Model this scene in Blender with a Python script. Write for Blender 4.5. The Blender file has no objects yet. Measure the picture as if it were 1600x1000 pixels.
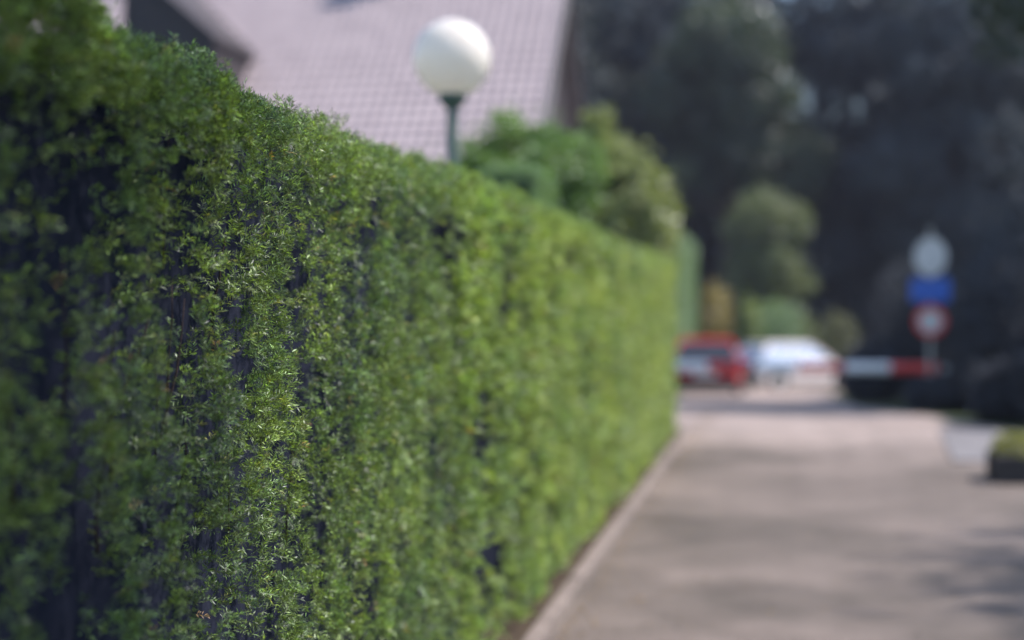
import bpy, bmesh, math, random
import numpy as np
from mathutils import Vector, Matrix, noise

random.seed(7)
RNG = np.random.default_rng(11)
S = bpy.context.scene
COL = S.collection
R = math.radians
PI = math.pi

# ------------------------------------------------------------------ camera
cam_d = bpy.data.cameras.new('camera')
cam = bpy.data.objects.new('camera', cam_d)
COL.objects.link(cam)
cam.location = (0, 0, 1.6)
cam.rotation_euler = (R(90 - 0.62), 0, R(10.6))
cam_d.sensor_width = 36
cam_d.lens = 50
cam_d.clip_end = 3000
cam_d.dof.use_dof = True
cam_d.dof.focus_distance = 3.62
cam_d.dof.aperture_fstop = 0.9
cam_d.dof.aperture_blades = 0
S.camera = cam

# ------------------------------------------------------------------ light
SUN_EL, SUN_AZ = 54, 74        # azimuth clockwise from +y (the road's direction): from the right, slightly ahead
w = bpy.data.worlds.new('World'); S.world = w; w.use_nodes = True
nt = w.node_tree; nt.nodes.clear()
sky = nt.nodes.new('ShaderNodeTexSky'); sky.sky_type = 'NISHITA'; sky.sun_disc = False
sky.sun_elevation = R(SUN_EL); sky.sun_rotation = R(SUN_AZ)
bg = nt.nodes.new('ShaderNodeBackground'); bg.inputs[1].default_value = 0.15
ow = nt.nodes.new('ShaderNodeOutputWorld')
nt.links.new(sky.outputs[0], bg.inputs[0]); nt.links.new(bg.outputs[0], ow.inputs[0])
sd = bpy.data.lights.new('sun', 'SUN'); sd.energy = 4.5; sd.angle = R(1.0); sd.color = (1.0, 0.89, 0.82)
sun = bpy.data.objects.new('sun', sd); COL.objects.link(sun)
dirv = Vector((math.sin(R(SUN_AZ)) * math.cos(R(SUN_EL)), math.cos(R(SUN_AZ)) * math.cos(R(SUN_EL)), math.sin(R(SUN_EL))))
sun.rotation_euler = dirv.to_track_quat('Z', 'Y').to_euler()
sun.location = (20, 5, 30)

S.view_settings.view_transform = 'Standard'
S.view_settings.look = 'None'
S.view_settings.gamma = 1
S.view_settings.exposure = 1.02
S.cycles.use_denoising = True
S.cycles.max_bounces = 8
S.cycles.diffuse_bounces = 6
S.cycles.transparent_max_bounces = 8

# ------------------------------------------------------------------ materials
def new_mat(name):
    m = bpy.data.materials.new(name); m.use_nodes = True
    n = m.node_tree
    b = n.nodes['Principled BSDF']
    return m, n, b

def noise_mat(name, c1, c2, scale=5.0, rough=0.8, bump=0.0, bscale=40.0, spec=0.3, detail=6.0, metallic=0.0, c3=None):
    m, n, b = new_mat(name)
    tc = n.nodes.new('ShaderNodeTexCoord')
    ns = n.nodes.new('ShaderNodeTexNoise'); ns.inputs['Scale'].default_value = scale; ns.inputs['Detail'].default_value = detail
    n.links.new(tc.outputs['Object'], ns.inputs['Vector'])
    cr = n.nodes.new('ShaderNodeValToRGB')
    cr.color_ramp.elements[0].position = 0.3; cr.color_ramp.elements[0].color = (*c1, 1)
    cr.color_ramp.elements[1].position = 0.7; cr.color_ramp.elements[1].color = (*c2, 1)
    if c3:
        e = cr.color_ramp.elements.new(0.5); e.color = (*c3, 1)
    n.links.new(ns.outputs['Fac'], cr.inputs['Fac'])
    n.links.new(cr.outputs['Color'], b.inputs['Base Color'])
    b.inputs['Roughness'].default_value = rough
    b.inputs['Metallic'].default_value = metallic
    b.inputs['Specular IOR Level'].default_value = spec
    if bump:
        n2 = n.nodes.new('ShaderNodeTexNoise'); n2.inputs['Scale'].default_value = bscale; n2.inputs['Detail'].default_value = 5
        n.links.new(tc.outputs['Object'], n2.inputs['Vector'])
        bp = n.nodes.new('ShaderNodeBump'); bp.inputs['Strength'].default_value = bump; bp.inputs['Distance'].default_value = 0.02
        n.links.new(n2.outputs['Fac'], bp.inputs['Height']); n.links.new(bp.outputs['Normal'], b.inputs['Normal'])
    return m

def leaf_mat(name, transl=0.35, gloss=0.12, rough=0.35, tint=(1.0, 1.0, 1.0)):
    """foliage: colour from the per-leaf attribute 'leaf_colour'; diffuse + light passing through + a waxy sheen"""
    m = bpy.data.materials.new(name); m.use_nodes = True
    n = m.node_tree; n.nodes.clear()
    at = n.nodes.new('ShaderNodeAttribute'); at.attribute_name = 'leaf_colour'
    mul = n.nodes.new('ShaderNodeMix'); mul.data_type = 'RGBA'; mul.blend_type = 'MULTIPLY'; mul.inputs[0].default_value = 1
    n.links.new(at.outputs['Color'], mul.inputs[6]); mul.inputs[7].default_value = (*tint, 1)
    d = n.nodes.new('ShaderNodeBsdfDiffuse'); n.links.new(mul.outputs[2], d.inputs['Color'])
    t = n.nodes.new('ShaderNodeBsdfTranslucent')
    tm = n.nodes.new('ShaderNodeMix'); tm.data_type = 'RGBA'; tm.blend_type = 'MULTIPLY'; tm.inputs[0].default_value = 1
    n.links.new(mul.outputs[2], tm.inputs[6]); tm.inputs[7].default_value = (1.5, 1.6, 0.6, 1)
    n.links.new(tm.outputs[2], t.inputs['Color'])
    mx = n.nodes.new('ShaderNodeMixShader'); mx.inputs[0].default_value = transl
    n.links.new(d.outputs[0], mx.inputs[1]); n.links.new(t.outputs[0], mx.inputs[2])
    g = n.nodes.new('ShaderNodeBsdfGlossy'); g.inputs['Roughness'].default_value = rough; g.inputs['Color'].default_value = (0.8, 0.85, 0.95, 1)
    m2 = n.nodes.new('ShaderNodeMixShader'); m2.inputs[0].default_value = gloss
    n.links.new(mx.outputs[0], m2.inputs[1]); n.links.new(g.outputs[0], m2.inputs[2])
    o = n.nodes.new('ShaderNodeOutputMaterial'); n.links.new(m2.outputs[0], o.inputs[0])
    return m

M = {}
M['yew'] = leaf_mat('yew_needles', 0.32, 0.055, 0.48)
M['leaf'] = leaf_mat('broad_leaves', 0.30, 0.05, 0.45)
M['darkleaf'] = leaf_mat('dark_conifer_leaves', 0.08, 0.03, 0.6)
M['core'] = noise_mat('inner_twigs_painted_shade', (0.012, 0.015, 0.026), (0.019, 0.022, 0.036), 25, 0.95, 0.0, 120, 0.0)  # navy instead of twig brown: shade of the gaps put into the colour
M['bark'] = noise_mat('bark', (0.035, 0.030, 0.030), (0.075, 0.060, 0.05), 14, 0.95, 0.8, 40, 0.1)
M['twig'] = noise_mat('twig', (0.025, 0.020, 0.022), (0.045, 0.034, 0.032), 30, 0.9, 0.3, 60, 0.1)

# road: worn pale pinkish asphalt with patches, near part darkened as painted shade
def road_mat():
    m, n, b = new_mat('worn_asphalt_near_shade')
    tc = n.nodes.new('ShaderNodeTexCoord')
    def noise_node(scale, detail=5, rough=0.6):
        x = n.nodes.new('ShaderNodeTexNoise'); x.inputs['Scale'].default_value = scale; x.inputs['Detail'].default_value = detail; x.inputs['Roughness'].default_value = rough
        n.links.new(tc.outputs['Object'], x.inputs['Vector']); return x
    def ramp(src, p0, c0, p1, c1):
        r = n.nodes.new('ShaderNodeValToRGB'); r.color_ramp.elements[0].position = p0; r.color_ramp.elements[0].color = (*c0, 1)
        r.color_ramp.elements[1].position = p1; r.color_ramp.elements[1].color = (*c1, 1); n.links.new(src, r.inputs['Fac']); return r
    def mix(f, a, b_, mode='MIX'):
        x = n.nodes.new('ShaderNodeMix'); x.data_type = 'RGBA'; x.blend_type = mode
        if isinstance(f, float): x.inputs[0].default_value = f
        else: n.links.new(f, x.inputs[0])
        n.links.new(a, x.inputs[6]); n.links.new(b_, x.inputs[7]); return x.outputs[2]
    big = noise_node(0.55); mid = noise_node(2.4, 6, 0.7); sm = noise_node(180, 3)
    near = ramp(big.outputs['Fac'], 0.34, (0.064, 0.054, 0.046), 0.66, (0.175, 0.146, 0.132))  # near stretch darker: shade put into the colour
    far = ramp(big.outputs['Fac'], 0.34, (0.20, 0.168, 0.155), 0.66, (0.35, 0.295, 0.275))  # far stretch paler: sunlit look put into the colour
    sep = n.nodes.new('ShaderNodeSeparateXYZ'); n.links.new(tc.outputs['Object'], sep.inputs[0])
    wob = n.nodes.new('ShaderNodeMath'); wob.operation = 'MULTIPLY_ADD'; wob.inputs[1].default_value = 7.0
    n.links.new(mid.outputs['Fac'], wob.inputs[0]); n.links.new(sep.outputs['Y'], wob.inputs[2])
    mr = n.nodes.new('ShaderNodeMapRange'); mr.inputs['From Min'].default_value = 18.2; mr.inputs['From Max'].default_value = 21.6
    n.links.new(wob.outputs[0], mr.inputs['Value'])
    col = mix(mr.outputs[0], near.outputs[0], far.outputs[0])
    st = ramp(mid.outputs['Fac'], 0.36, (0.78, 0.77, 0.76), 0.6, (1.0, 1.0, 1.0))
    col = mix(1.0, col, st.outputs[0], 'MULTIPLY')
    gr = ramp(sm.outputs['Fac'], 0.35, (0.6, 0.6, 0.6), 0.7, (1.15, 1.15, 1.15))
    col = mix(1.0, col, gr.outputs[0], 'MULTIPLY')
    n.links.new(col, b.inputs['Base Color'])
    b.inputs['Roughness'].default_value = 0.85
    vo = n.nodes.new('ShaderNodeTexVoronoi'); vo.inputs['Scale'].default_value = 110; n.links.new(tc.outputs['Object'], vo.inputs['Vector'])
    bp = n.nodes.new('ShaderNodeBump'); bp.inputs['Strength'].default_value = 0.5; bp.inputs['Distance'].default_value = 0.006
    n.links.new(vo.outputs['Distance'], bp.inputs['Height']); n.links.new(bp.outputs['Normal'], b.inputs['Normal'])
    return m
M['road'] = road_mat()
M['ground'] = noise_mat('lawn_and_soil', (0.030, 0.040, 0.022), (0.055, 0.075, 0.03), 1.5, 0.95, 0.6, 30, 0.1)
M['soil'] = noise_mat('soil', (0.035, 0.027, 0.022), (0.075, 0.06, 0.045), 9, 0.95, 0.8, 60, 0.1)
M['kerb'] = noise_mat('kerb_stone', (0.12, 0.103, 0.095), (0.20, 0.172, 0.16), 6, 0.85, 0.4, 60, 0.2)
M['slab'] = noise_mat('concrete_slab', (0.11, 0.11, 0.12), (0.17, 0.17, 0.18), 4, 0.85, 0.3, 50, 0.2)
M['green_metal'] = noise_mat('green_grey_paint', (0.055, 0.095, 0.085), (0.08, 0.125, 0.11), 12, 0.45, 0.1, 80, 0.5)
M['grey_metal'] = noise_mat('galvanised_metal', (0.30, 0.31, 0.32), (0.42, 0.43, 0.44), 20, 0.45, 0.1, 80, 0.5, metallic=0.7)
M['white_paint'] = noise_mat('white_paint', (0.70, 0.69, 0.68), (0.80, 0.79, 0.78), 6, 0.35, 0, 0, 0.5)
M['red_paint'] = noise_mat('red_paint', (0.50, 0.03, 0.025), (0.60, 0.05, 0.04), 6, 0.4, 0, 0, 0.5)
M['blue_paint'] = noise_mat('blue_paint', (0.02, 0.09, 0.42), (0.03, 0.12, 0.48), 6, 0.4, 0, 0, 0.5)
M['sign_white'] = noise_mat('sign_white', (0.46, 0.46, 0.46), (0.56, 0.56, 0.56), 6, 0.4, 0, 0, 0.5)
M['car_red'] = noise_mat('car_paint_red', (0.45, 0.018, 0.02), (0.50, 0.024, 0.026), 3, 0.22, 0, 0, 0.6)
M['car_white'] = noise_mat('car_paint_white', (0.74, 0.68, 0.66), (0.80, 0.74, 0.72), 3, 0.22, 0, 0, 0.6)
M['glass'] = noise_mat('dark_window_glass', (0.015, 0.018, 0.022), (0.02, 0.024, 0.03), 3, 0.08, 0, 0, 0.8)
M['mirror_glass'] = noise_mat('coated_window_glass', (0.5, 0.5, 0.52), (0.6, 0.6, 0.62), 3, 0.12, 0, 0, 0.8, metallic=0.8)
M['rubber'] = noise_mat('tyre_rubber', (0.018, 0.018, 0.020), (0.03, 0.03, 0.032), 20, 0.85, 0.2, 80, 0.3)
M['plastic'] = noise_mat('dark_plastic', (0.02, 0.02, 0.024), (0.035, 0.035, 0.04), 20, 0.6, 0, 0, 0.4)
M['rim'] = noise_mat('alloy', (0.45, 0.45, 0.46), (0.55, 0.55, 0.56), 20, 0.3, 0, 0, 0.5, metallic=0.8)
M['lens_red'] = noise_mat('tail_lamp_lens', (0.35, 0.01, 0.01), (0.45, 0.02, 0.02), 20, 0.2, 0, 0, 0.6)
M['lens_clear'] = noise_mat('head_lamp_lens', (0.6, 0.62, 0.65), (0.7, 0.72, 0.75), 20, 0.12, 0, 0, 0.7)
M['timber'] = noise_mat('dark_stained_timber', (0.022, 0.020, 0.026), (0.045, 0.038, 0.042), 8, 0.7, 0.3, 60, 0.3)
M['planter'] = noise_mat('dark_planter', (0.03, 0.028, 0.03), (0.05, 0.045, 0.045), 8, 0.7, 0.3, 60, 0.3)
M['render'] = noise_mat('rendered_wall', (0.50, 0.48, 0.45), (0.60, 0.57, 0.54), 2.5, 0.9, 0.3, 90, 0.2)
M['frame'] = noise_mat('window_frame', (0.62, 0.61, 0.60), (0.7, 0.69, 0.68), 8, 0.5, 0, 0, 0.4)

def globe_mat():
    """hollow opal shell: scatters light on its outside and lets light through"""
    m = bpy.data.materials.new('opal_globe'); m.use_nodes = True
    n = m.node_tree; n.nodes.clear()
    tc = n.nodes.new('ShaderNodeTexCoord'); ns = n.nodes.new('ShaderNodeTexNoise'); ns.inputs['Scale'].default_value = 6
    n.links.new(tc.outputs['Object'], ns.inputs['Vector'])
    cr = n.nodes.new('ShaderNodeValToRGB')
    cr.color_ramp.elements[0].position = 0.3; cr.color_ramp.elements[0].color = (0.96, 0.91, 0.85, 1)
    cr.color_ramp.elements[1].position = 0.6; cr.color_ramp.elements[1].color = (0.97, 0.94, 0.89, 1)
    n.links.new(ns.outputs['Fac'], cr.inputs['Fac'])
    d = n.nodes.new('ShaderNodeBsdfDiffuse'); t = n.nodes.new('ShaderNodeBsdfTranslucent')
    n.links.new(cr.outputs[0], d.inputs['Color']); n.links.new(cr.outputs[0], t.inputs['Color'])
    mx = n.nodes.new('ShaderNodeMixShader'); mx.inputs[0].default_value = 0.5
    n.links.new(d.outputs[0], mx.inputs[1]); n.links.new(t.outputs[0], mx.inputs[2])
    g = n.nodes.new('ShaderNodeBsdfGlossy'); g.inputs['Roughness'].default_value = 0.15
    fr = n.nodes.new('ShaderNodeFresnel'); fr.inputs['IOR'].default_value = 1.45
    m2 = n.nodes.new('ShaderNodeMixShader'); n.links.new(fr.outputs[0], m2.inputs[0])
    n.links.new(mx.outputs[0], m2.inputs[1]); n.links.new(g.outputs[0], m2.inputs[2])
    o = n.nodes.new('ShaderNodeOutputMaterial'); n.links.new(m2.outputs[0], o.inputs[0])
    return m
M['globe'] = globe_mat()

def tile_mat():
    m, n, b = new_mat('pale_roof_tiles')
    tc = n.nodes.new('ShaderNodeTexCoord')
    oi = n.nodes.new('ShaderNodeTexNoise'); oi.inputs['Scale'].default_value = 2.2; oi.inputs['Detail'].default_value = 7
    n.links.new(tc.outputs['Object'], oi.inputs['Vector'])
    cr = n.nodes.new('ShaderNodeValToRGB')
    cr.color_ramp.elements[0].position = 0.3; cr.color_ramp.elements[0].color = (0.29, 0.25, 0.27, 1)
    cr.color_ramp.elements[1].position = 0.7; cr.color_ramp.elements[1].color = (0.37, 0.32, 0.34, 1)
    n.links.new(oi.outputs['Fac'], cr.inputs['Fac']); n.links.new(cr.outputs[0], b.inputs['Base Color'])
    b.inputs['Roughness'].default_value = 0.75
    return m
M['tile'] = tile_mat()

# ------------------------------------------------------------------ object helpers
def tag(o, label=None, cat=None, group=None, kind=None):
    if label: o['label'] = label
    if cat: o['category'] = cat
    if group: o['group'] = group
    if kind: o['kind'] = kind
    return o

def empty(name, loc, label, cat, group=None, rz=0):
    o = bpy.data.objects.new(name, None); COL.objects.link(o)
    o.location = loc; o.rotation_euler = (0, 0, rz); o.empty_display_size = 0.2
    return tag(o, label, cat, group)

def link(name, me, parent=None):
    o = bpy.data.objects.new(name, me); COL.objects.link(o)
    if parent: o.parent = parent
    return o

def copy_tree(o, parent=None):
    c = o.copy(); COL.objects.link(c)
    if parent: c.parent = parent
    for ch in list(o.children): copy_tree(ch, c)
    return c

class MB:
    def __init__(s): s.bm = bmesh.new(); s.mi = 0
    def _fin(s, vs):
        fs = set(f for v in vs for f in v.link_faces)
        for f in fs: f.material_index = s.mi
    def box(s, lo, hi, bevel=0.0, mat=None):
        r = bmesh.ops.create_cube(s.bm, size=1.0)
        c = [(a + b) / 2 for a, b in zip(lo, hi)]; d = [b - a for a, b in zip(lo, hi)]
        T = Matrix.Translation(c) @ Matrix.Diagonal((*d, 1))
        if mat is not None: T = mat @ T
        bmesh.ops.transform(s.bm, matrix=T, verts=r['verts'])
        s._fin(r['verts'])
        if bevel:
            es = list(set(e for v in r['verts'] for e in v.link_edges))
            bmesh.ops.bevel(s.bm, geom=es, offset=bevel, segments=2, affect='EDGES', profile=0.6)
        return s
    def cyl(s, p0, p1, r0, r1=None, n=20, cap=True):
        r1 = r0 if r1 is None else r1
        p0 = Vector(p0); p1 = Vector(p1); d = p1 - p0
        r = bmesh.ops.create_cone(s.bm, cap_ends=cap, segments=n, radius1=r0, radius2=max(r1, 1e-4), depth=d.length)
        q = d.to_track_quat('Z', 'Y').to_matrix().to_4x4()
        bmesh.ops.transform(s.bm, matrix=Matrix.Translation((p0 + p1) / 2) @ q, verts=r['verts'])
        s._fin(r['verts'])
        return s
    def tube(s, pts, rads, n=8):
        rings = []
        for i, p in enumerate(pts):
            p = Vector(p)
            a = Vector(pts[max(i - 1, 0)]); b = Vector(pts[min(i + 1, len(pts) - 1)])
            q = (b - a).to_track_quat('Z', 'Y')
            rings.append([s.bm.verts.new(p + q @ Vector((math.cos(2 * PI * k / n) * rads[i], math.sin(2 * PI * k / n) * rads[i], 0))) for k in range(n)])
        for i in range(len(rings) - 1):
            for k in range(n):
                f = s.bm.faces.new((rings[i][k], rings[i][(k + 1) % n], rings[i + 1][(k + 1) % n], rings[i + 1][k])); f.material_index = s.mi; f.smooth = True
        s.bm.faces.new(rings[0][::-1]); s.bm.faces.new(rings[-1])
        return s
    def sphere(s, c, r, u=48, v=32, sc=(1, 1, 1)):
        q = bmesh.ops.create_uvsphere(s.bm, u_segments=u, v_segments=v, radius=r)
        bmesh.ops.transform(s.bm, matrix=Matrix.Translation(c) @ Matrix.Diagonal((*sc, 1)), verts=q['verts'])
        s._fin(q['verts'])
        for f in set(f for vv in q['verts'] for f in vv.link_faces): f.smooth = True
        return s
    def poly(s, pts, z0, z1):
        a = [s.bm.verts.new((x, y, z0)) for x, y in pts]; b = [s.bm.verts.new((x, y, z1)) for x, y in pts]
        n = len(pts)
        s.bm.faces.new(a[::-1]); s.bm.faces.new(b)
        for k in range(n): s.bm.faces.new((a[k], a[(k + 1) % n], b[(k + 1) % n], b[k]))
        return s
    def build(s, name, mats, parent=None, smooth=False):
        if not isinstance(mats, (list, tuple)): mats = [mats]
        bmesh.ops.recalc_face_normals(s.bm, faces=s.bm.faces)
        me = bpy.data.meshes.new(name); s.bm.to_mesh(me); s.bm.free()
        for m in mats: me.materials.append(m)
        if smooth:
            for p in me.polygons: p.use_smooth = True
        return link(name, me, parent)

def quads_mesh(name, V, C, mat):
    """V (n,4,3) quads, C (n,3) colour of each"""
    n = len(V)
    me = bpy.data.meshes.new(name)
    me.vertices.add(n * 4); me.vertices.foreach_set('co', V.astype(np.float32).ravel())
    me.loops.add(n * 4); me.loops.foreach_set('vertex_index', np.arange(n * 4, dtype=np.int32))
    me.polygons.add(n); me.polygons.foreach_set('loop_start', np.arange(0, n * 4, 4, dtype=np.int32))
    me.update(calc_edges=True)
    a = me.attributes.new('leaf_colour', 'FLOAT_COLOR', 'FACE')
    c = np.ones((n, 4), np.float32); c[:, :3] = C
    a.data.foreach_set('color', c.ravel())
    me.materials.append(mat)
    return me

def nrm(a): return a / np.maximum(np.linalg.norm(a, axis=-1, keepdims=True), 1e-9)

# smooth value noise in numpy (2-D and 3-D)
_P = RNG.random((64, 64, 64)).astype(np.float32)
def vnoise(x, y, z=None, seed=0):
    x = np.asarray(x, float) + seed * 7.31; y = np.asarray(y, float) + seed * 3.77
    z = np.zeros_like(x) + seed * 5.1 if z is None else np.asarray(z, float) + seed * 1.9
    xi = np.floor(x).astype(int); yi = np.floor(y).astype(int); zi = np.floor(z).astype(int)
    fx = x - xi; fy = y - yi; fz = z - zi
    fx = fx * fx * (3 - 2 * fx); fy = fy * fy * (3 - 2 * fy); fz = fz * fz * (3 - 2 * fz)
    g = lambda a, b, c: _P[(xi + a) & 63, (yi + b) & 63, (zi + c) & 63]
    l = lambda p, q, t: p + (q - p) * t
    return l(l(l(g(0, 0, 0), g(1, 0, 0), fx), l(g(0, 1, 0), g(1, 1, 0), fx), fy),
             l(l(g(0, 0, 1), g(1, 0, 1), fx), l(g(0, 1, 1), g(1, 1, 1), fx), fy), fz)

def ground_z(y):
    """the lane is level to 22 m, then falls away"""
    if y < 20: return 0.0
    if y < 24: return -0.045 * (y - 20) ** 2 / 8
    if y < 60: return -0.09 - 0.045 * (y - 24)
    return -0.09 - 0.045 * 36

# ------------------------------------------------------------------ the ground
def strip_mesh(name, xs_of_y, ys, dz, mat, kind='structure'):
    V = []; F = []
    for y in ys:
        xs = xs_of_y(y)
        for x in xs: V.append((x, y, ground_z(y) + dz))
    n = len(xs_of_y(ys[0]))
    for i in range(len(ys) - 1):
        for k in range(n - 1):
            a = i * n + k; F.append((a, a + 1, a + n + 1, a + n))
    me = bpy.data.meshes.new(name); me.from_pydata(V, [], F); me.materials.append(mat)
    o = link(name, me); tag(o, kind=kind); return o

def frange(a, b, s):
    out = [a]
    while out[-1] + s < b - 1e-6: out.append(out[-1] + s)
    out.append(b); return out

YS = [-280, -60, -20] + frange(-6, 20, 2) + frange(20.5, 24, 0.5)[0:] + frange(25, 60, 2.5) + [60.5, 90, 200, 300]
strip_mesh('ground', lambda y: [-290, -60, -20, -8, -1.3, 4, 12, 60, 290], YS, 0, M['ground'])

def road_edges(y):
    L = -1.088 if y < 18.2 else (-1.088 - min(1, (y - 18.2) / 1.5) * 1.9)
    if y > 40: L = -3.0 - min(1, (y - 40) / 2) * 30
    if y < 16: r = 3.6
    elif y < 19.5: r = 3.6 - (y - 16) / 3.5 * 0.9
    elif y < 24: r = 2.7 - (y - 19.5) / 4.5 * 1.4
    elif y < 40: r = 1.3
    else: r = 1.3 + min(1, (y - 40) / 2) * 30
    return [L, L * 0.5 + r * 0.5, r]
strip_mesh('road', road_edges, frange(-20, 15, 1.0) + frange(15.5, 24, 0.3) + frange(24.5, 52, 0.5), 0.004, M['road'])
strip_mesh('soil_strip', lambda y: [-2.1, -1.6, -1.17], frange(-6, 17.7, 1.0), 0.006, M['soil'])

# kerb along the hedge, a row of stones as one run
k = MB()
for i in range(24):
    y0 = -5 + i * 1.0
    if y0 > 17.2: break
    dx = random.uniform(-.004, .004)
    k.box((-1.165 + dx, y0 + .004, -0.1), (-1.09 + dx, y0 + .996, 0.052 + random.uniform(-.003, .003)), 0.012)
tag(k.build('kerb', M['kerb']), kind='structure')

# slab patch at the right-hand side
p = MB()
p.poly([(1.75, 15.0), (3.4, 15.0), (3.4, 18.6), (2.0, 18.6)], 0.0055, 0.02)
tag(p.build('pavement', M['slab']), kind='structure')

# ------------------------------------------------------------------ yew foliage
def yew_sprays(P, D, L, n_need, nl, nw, colour, up=None, need_var=0.25):
    """P (n,3) shoot base, D (n,3) shoot direction, L (n) length -> needle quads in two ranks"""
    n = len(P)
    D = nrm(D)
    ref = nrm(RNG.normal(size=(n, 3)) * 0.8 + np.array([0.2, 0.0, 0.9]))
    side = nrm(np.cross(D, ref)); upv = nrm(np.cross(side, D))
    t = (np.arange(n_need) + 0.5) / n_need
    T = np.repeat(t[None, :], n, 0) + RNG.normal(size=(n, n_need)) * 0.015
    sgn = np.where(np.arange(n_need) % 2 == 0, 1.0, -1.0)[None, :, None]
    droop = -0.35 * (T ** 2)[:, :, None] * np.array([0, 0, 1.0]) * (L * 0.5)[:, None, None]
    base = P[:, None, :] + D[:, None, :] * (T * L[:, None])[:, :, None] + droop
    ang = np.radians(58 - 34 * T ** 2 + RNG.normal(size=(n, n_need)) * 12)[:, :, None]
    lift = RNG.normal(size=(n, n_need, 1)) * 0.38 + 0.22
    d = D[:, None, :] * np.cos(ang) + (side[:, None, :] * sgn + upv[:, None, :] * lift) * np.sin(ang)
    d = nrm(d)
    ln = (nl * (1 - 0.35 * np.abs(2 * T - 0.9) ** 2) * (1 + RNG.normal(size=(n, n_need)) * need_var * 0.6))[:, :, None]
    flat = nrm(np.cross(d, upv[:, None, :] + RNG.normal(size=(n, n_need, 3)) * 0.45))
    tip = base + d * ln - np.array([0, 0, 1.0]) * ln * 0.06
    mid = base + d * ln * 0.5 + upv[:, None, :] * ln * 0.05
    w = nw * (1 + RNG.normal(size=(n, n_need, 1)) * 0.15)
    Q = np.stack([base, mid + flat * w * 0.5, tip, mid - flat * w * 0.5], 2).reshape(-1, 4, 3)
    C = np.repeat(colour[:, None, :], n_need, 1)
    C = C * np.exp(RNG.normal(size=(n, n_need, 1)) * 0.5 + 0.10)
    C = np.clip(C, 0.004, 1).reshape(-1, 3)
    # stem
    e = P + D * L[:, None] - 0.35 * np.array([0, 0, 1.0]) * (L * 0.5)[:, None]
    sw = side * (nw * 0.32)
    Qs = np.stack([P - sw, P + sw, e + sw * 0.4, e - sw * 0.4], 1)
    Cs = np.tile(np.array([0.06, 0.075, 0.025]), (n, 1))
    return np.concatenate([Q, Qs]), np.concatenate([C, Cs])

HX, HZ, HT, HR = -1.25, 2.13, 0.62, 0.10     # face plane, top, thickness, shoulder radius
Y0, Y1 = 0.4, 17.6

def top_z(y):
    return HZ + 0.035 * (vnoise(y * 1.1, 0 * y, seed=3) - 0.5) + 0.17 * np.clip((2.7 - y) / 0.5, 0, 1) - 0.03 * np.clip((y - 6) / 6, 0, 1) + 0.015 * (vnoise(y * 5, 0 * y, seed=4) - .5)

def profile(s, y):
    """s = 0 foot of the face .. up, round the shoulder, over the top, a little down the back; returns point, normal"""
    tz = top_z(y)
    a = tz - HR; b = a + HR * PI / 2; c = b + (HT - 2 * HR); d = c + HR * PI / 2
    x = np.empty_like(s); z = np.empty_like(s); nx = np.empty_like(s); nz = np.empty_like(s)
    m = s < a; x[m] = HX; z[m] = s[m]; nx[m] = 1; nz[m] = 0
    m = (s >= a) & (s < b); t = (s[m] - a[m]) / HR
    x[m] = HX - HR + HR * np.cos(t); z[m] = a[m] + HR * np.sin(t); nx[m] = np.cos(t); nz[m] = np.sin(t)
    m = (s >= b) & (s < c); x[m] = HX - HR - (s[m] - b[m]); z[m] = tz[m]; nx[m] = 0; nz[m] = 1
    m = s >= c; t = np.minimum((s[m] - c[m]) / HR, 1.5)
    x[m] = HX - HT + HR - HR * np.sin(np.minimum(t, PI / 2)); z[m] = a[m] + HR * np.cos(np.minimum(t, PI / 2)); nx[m] = -np.sin(t); nz[m] = np.cos(t)
    return x, z, nx, nz

def relief(y, s):
    """how far the clipped face stands out or in, and how thin it is there: long upright ribs and hollows"""
    r = (vnoise(y * 5.5 + 0.5 * s, s * 1.9, seed=1) - 0.5) * 0.22 + (vnoise(y * 16 + 1.5 * s, s * 3.4, seed=2) - 0.5) * 1.0 + (vnoise(y * 34 + 4 * s, s * 13, seed=17) - 0.5) * 0.75 + (vnoise(y * 2.2, s * 1.0, seed=5) - 0.5) * 0.15
    return r

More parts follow.
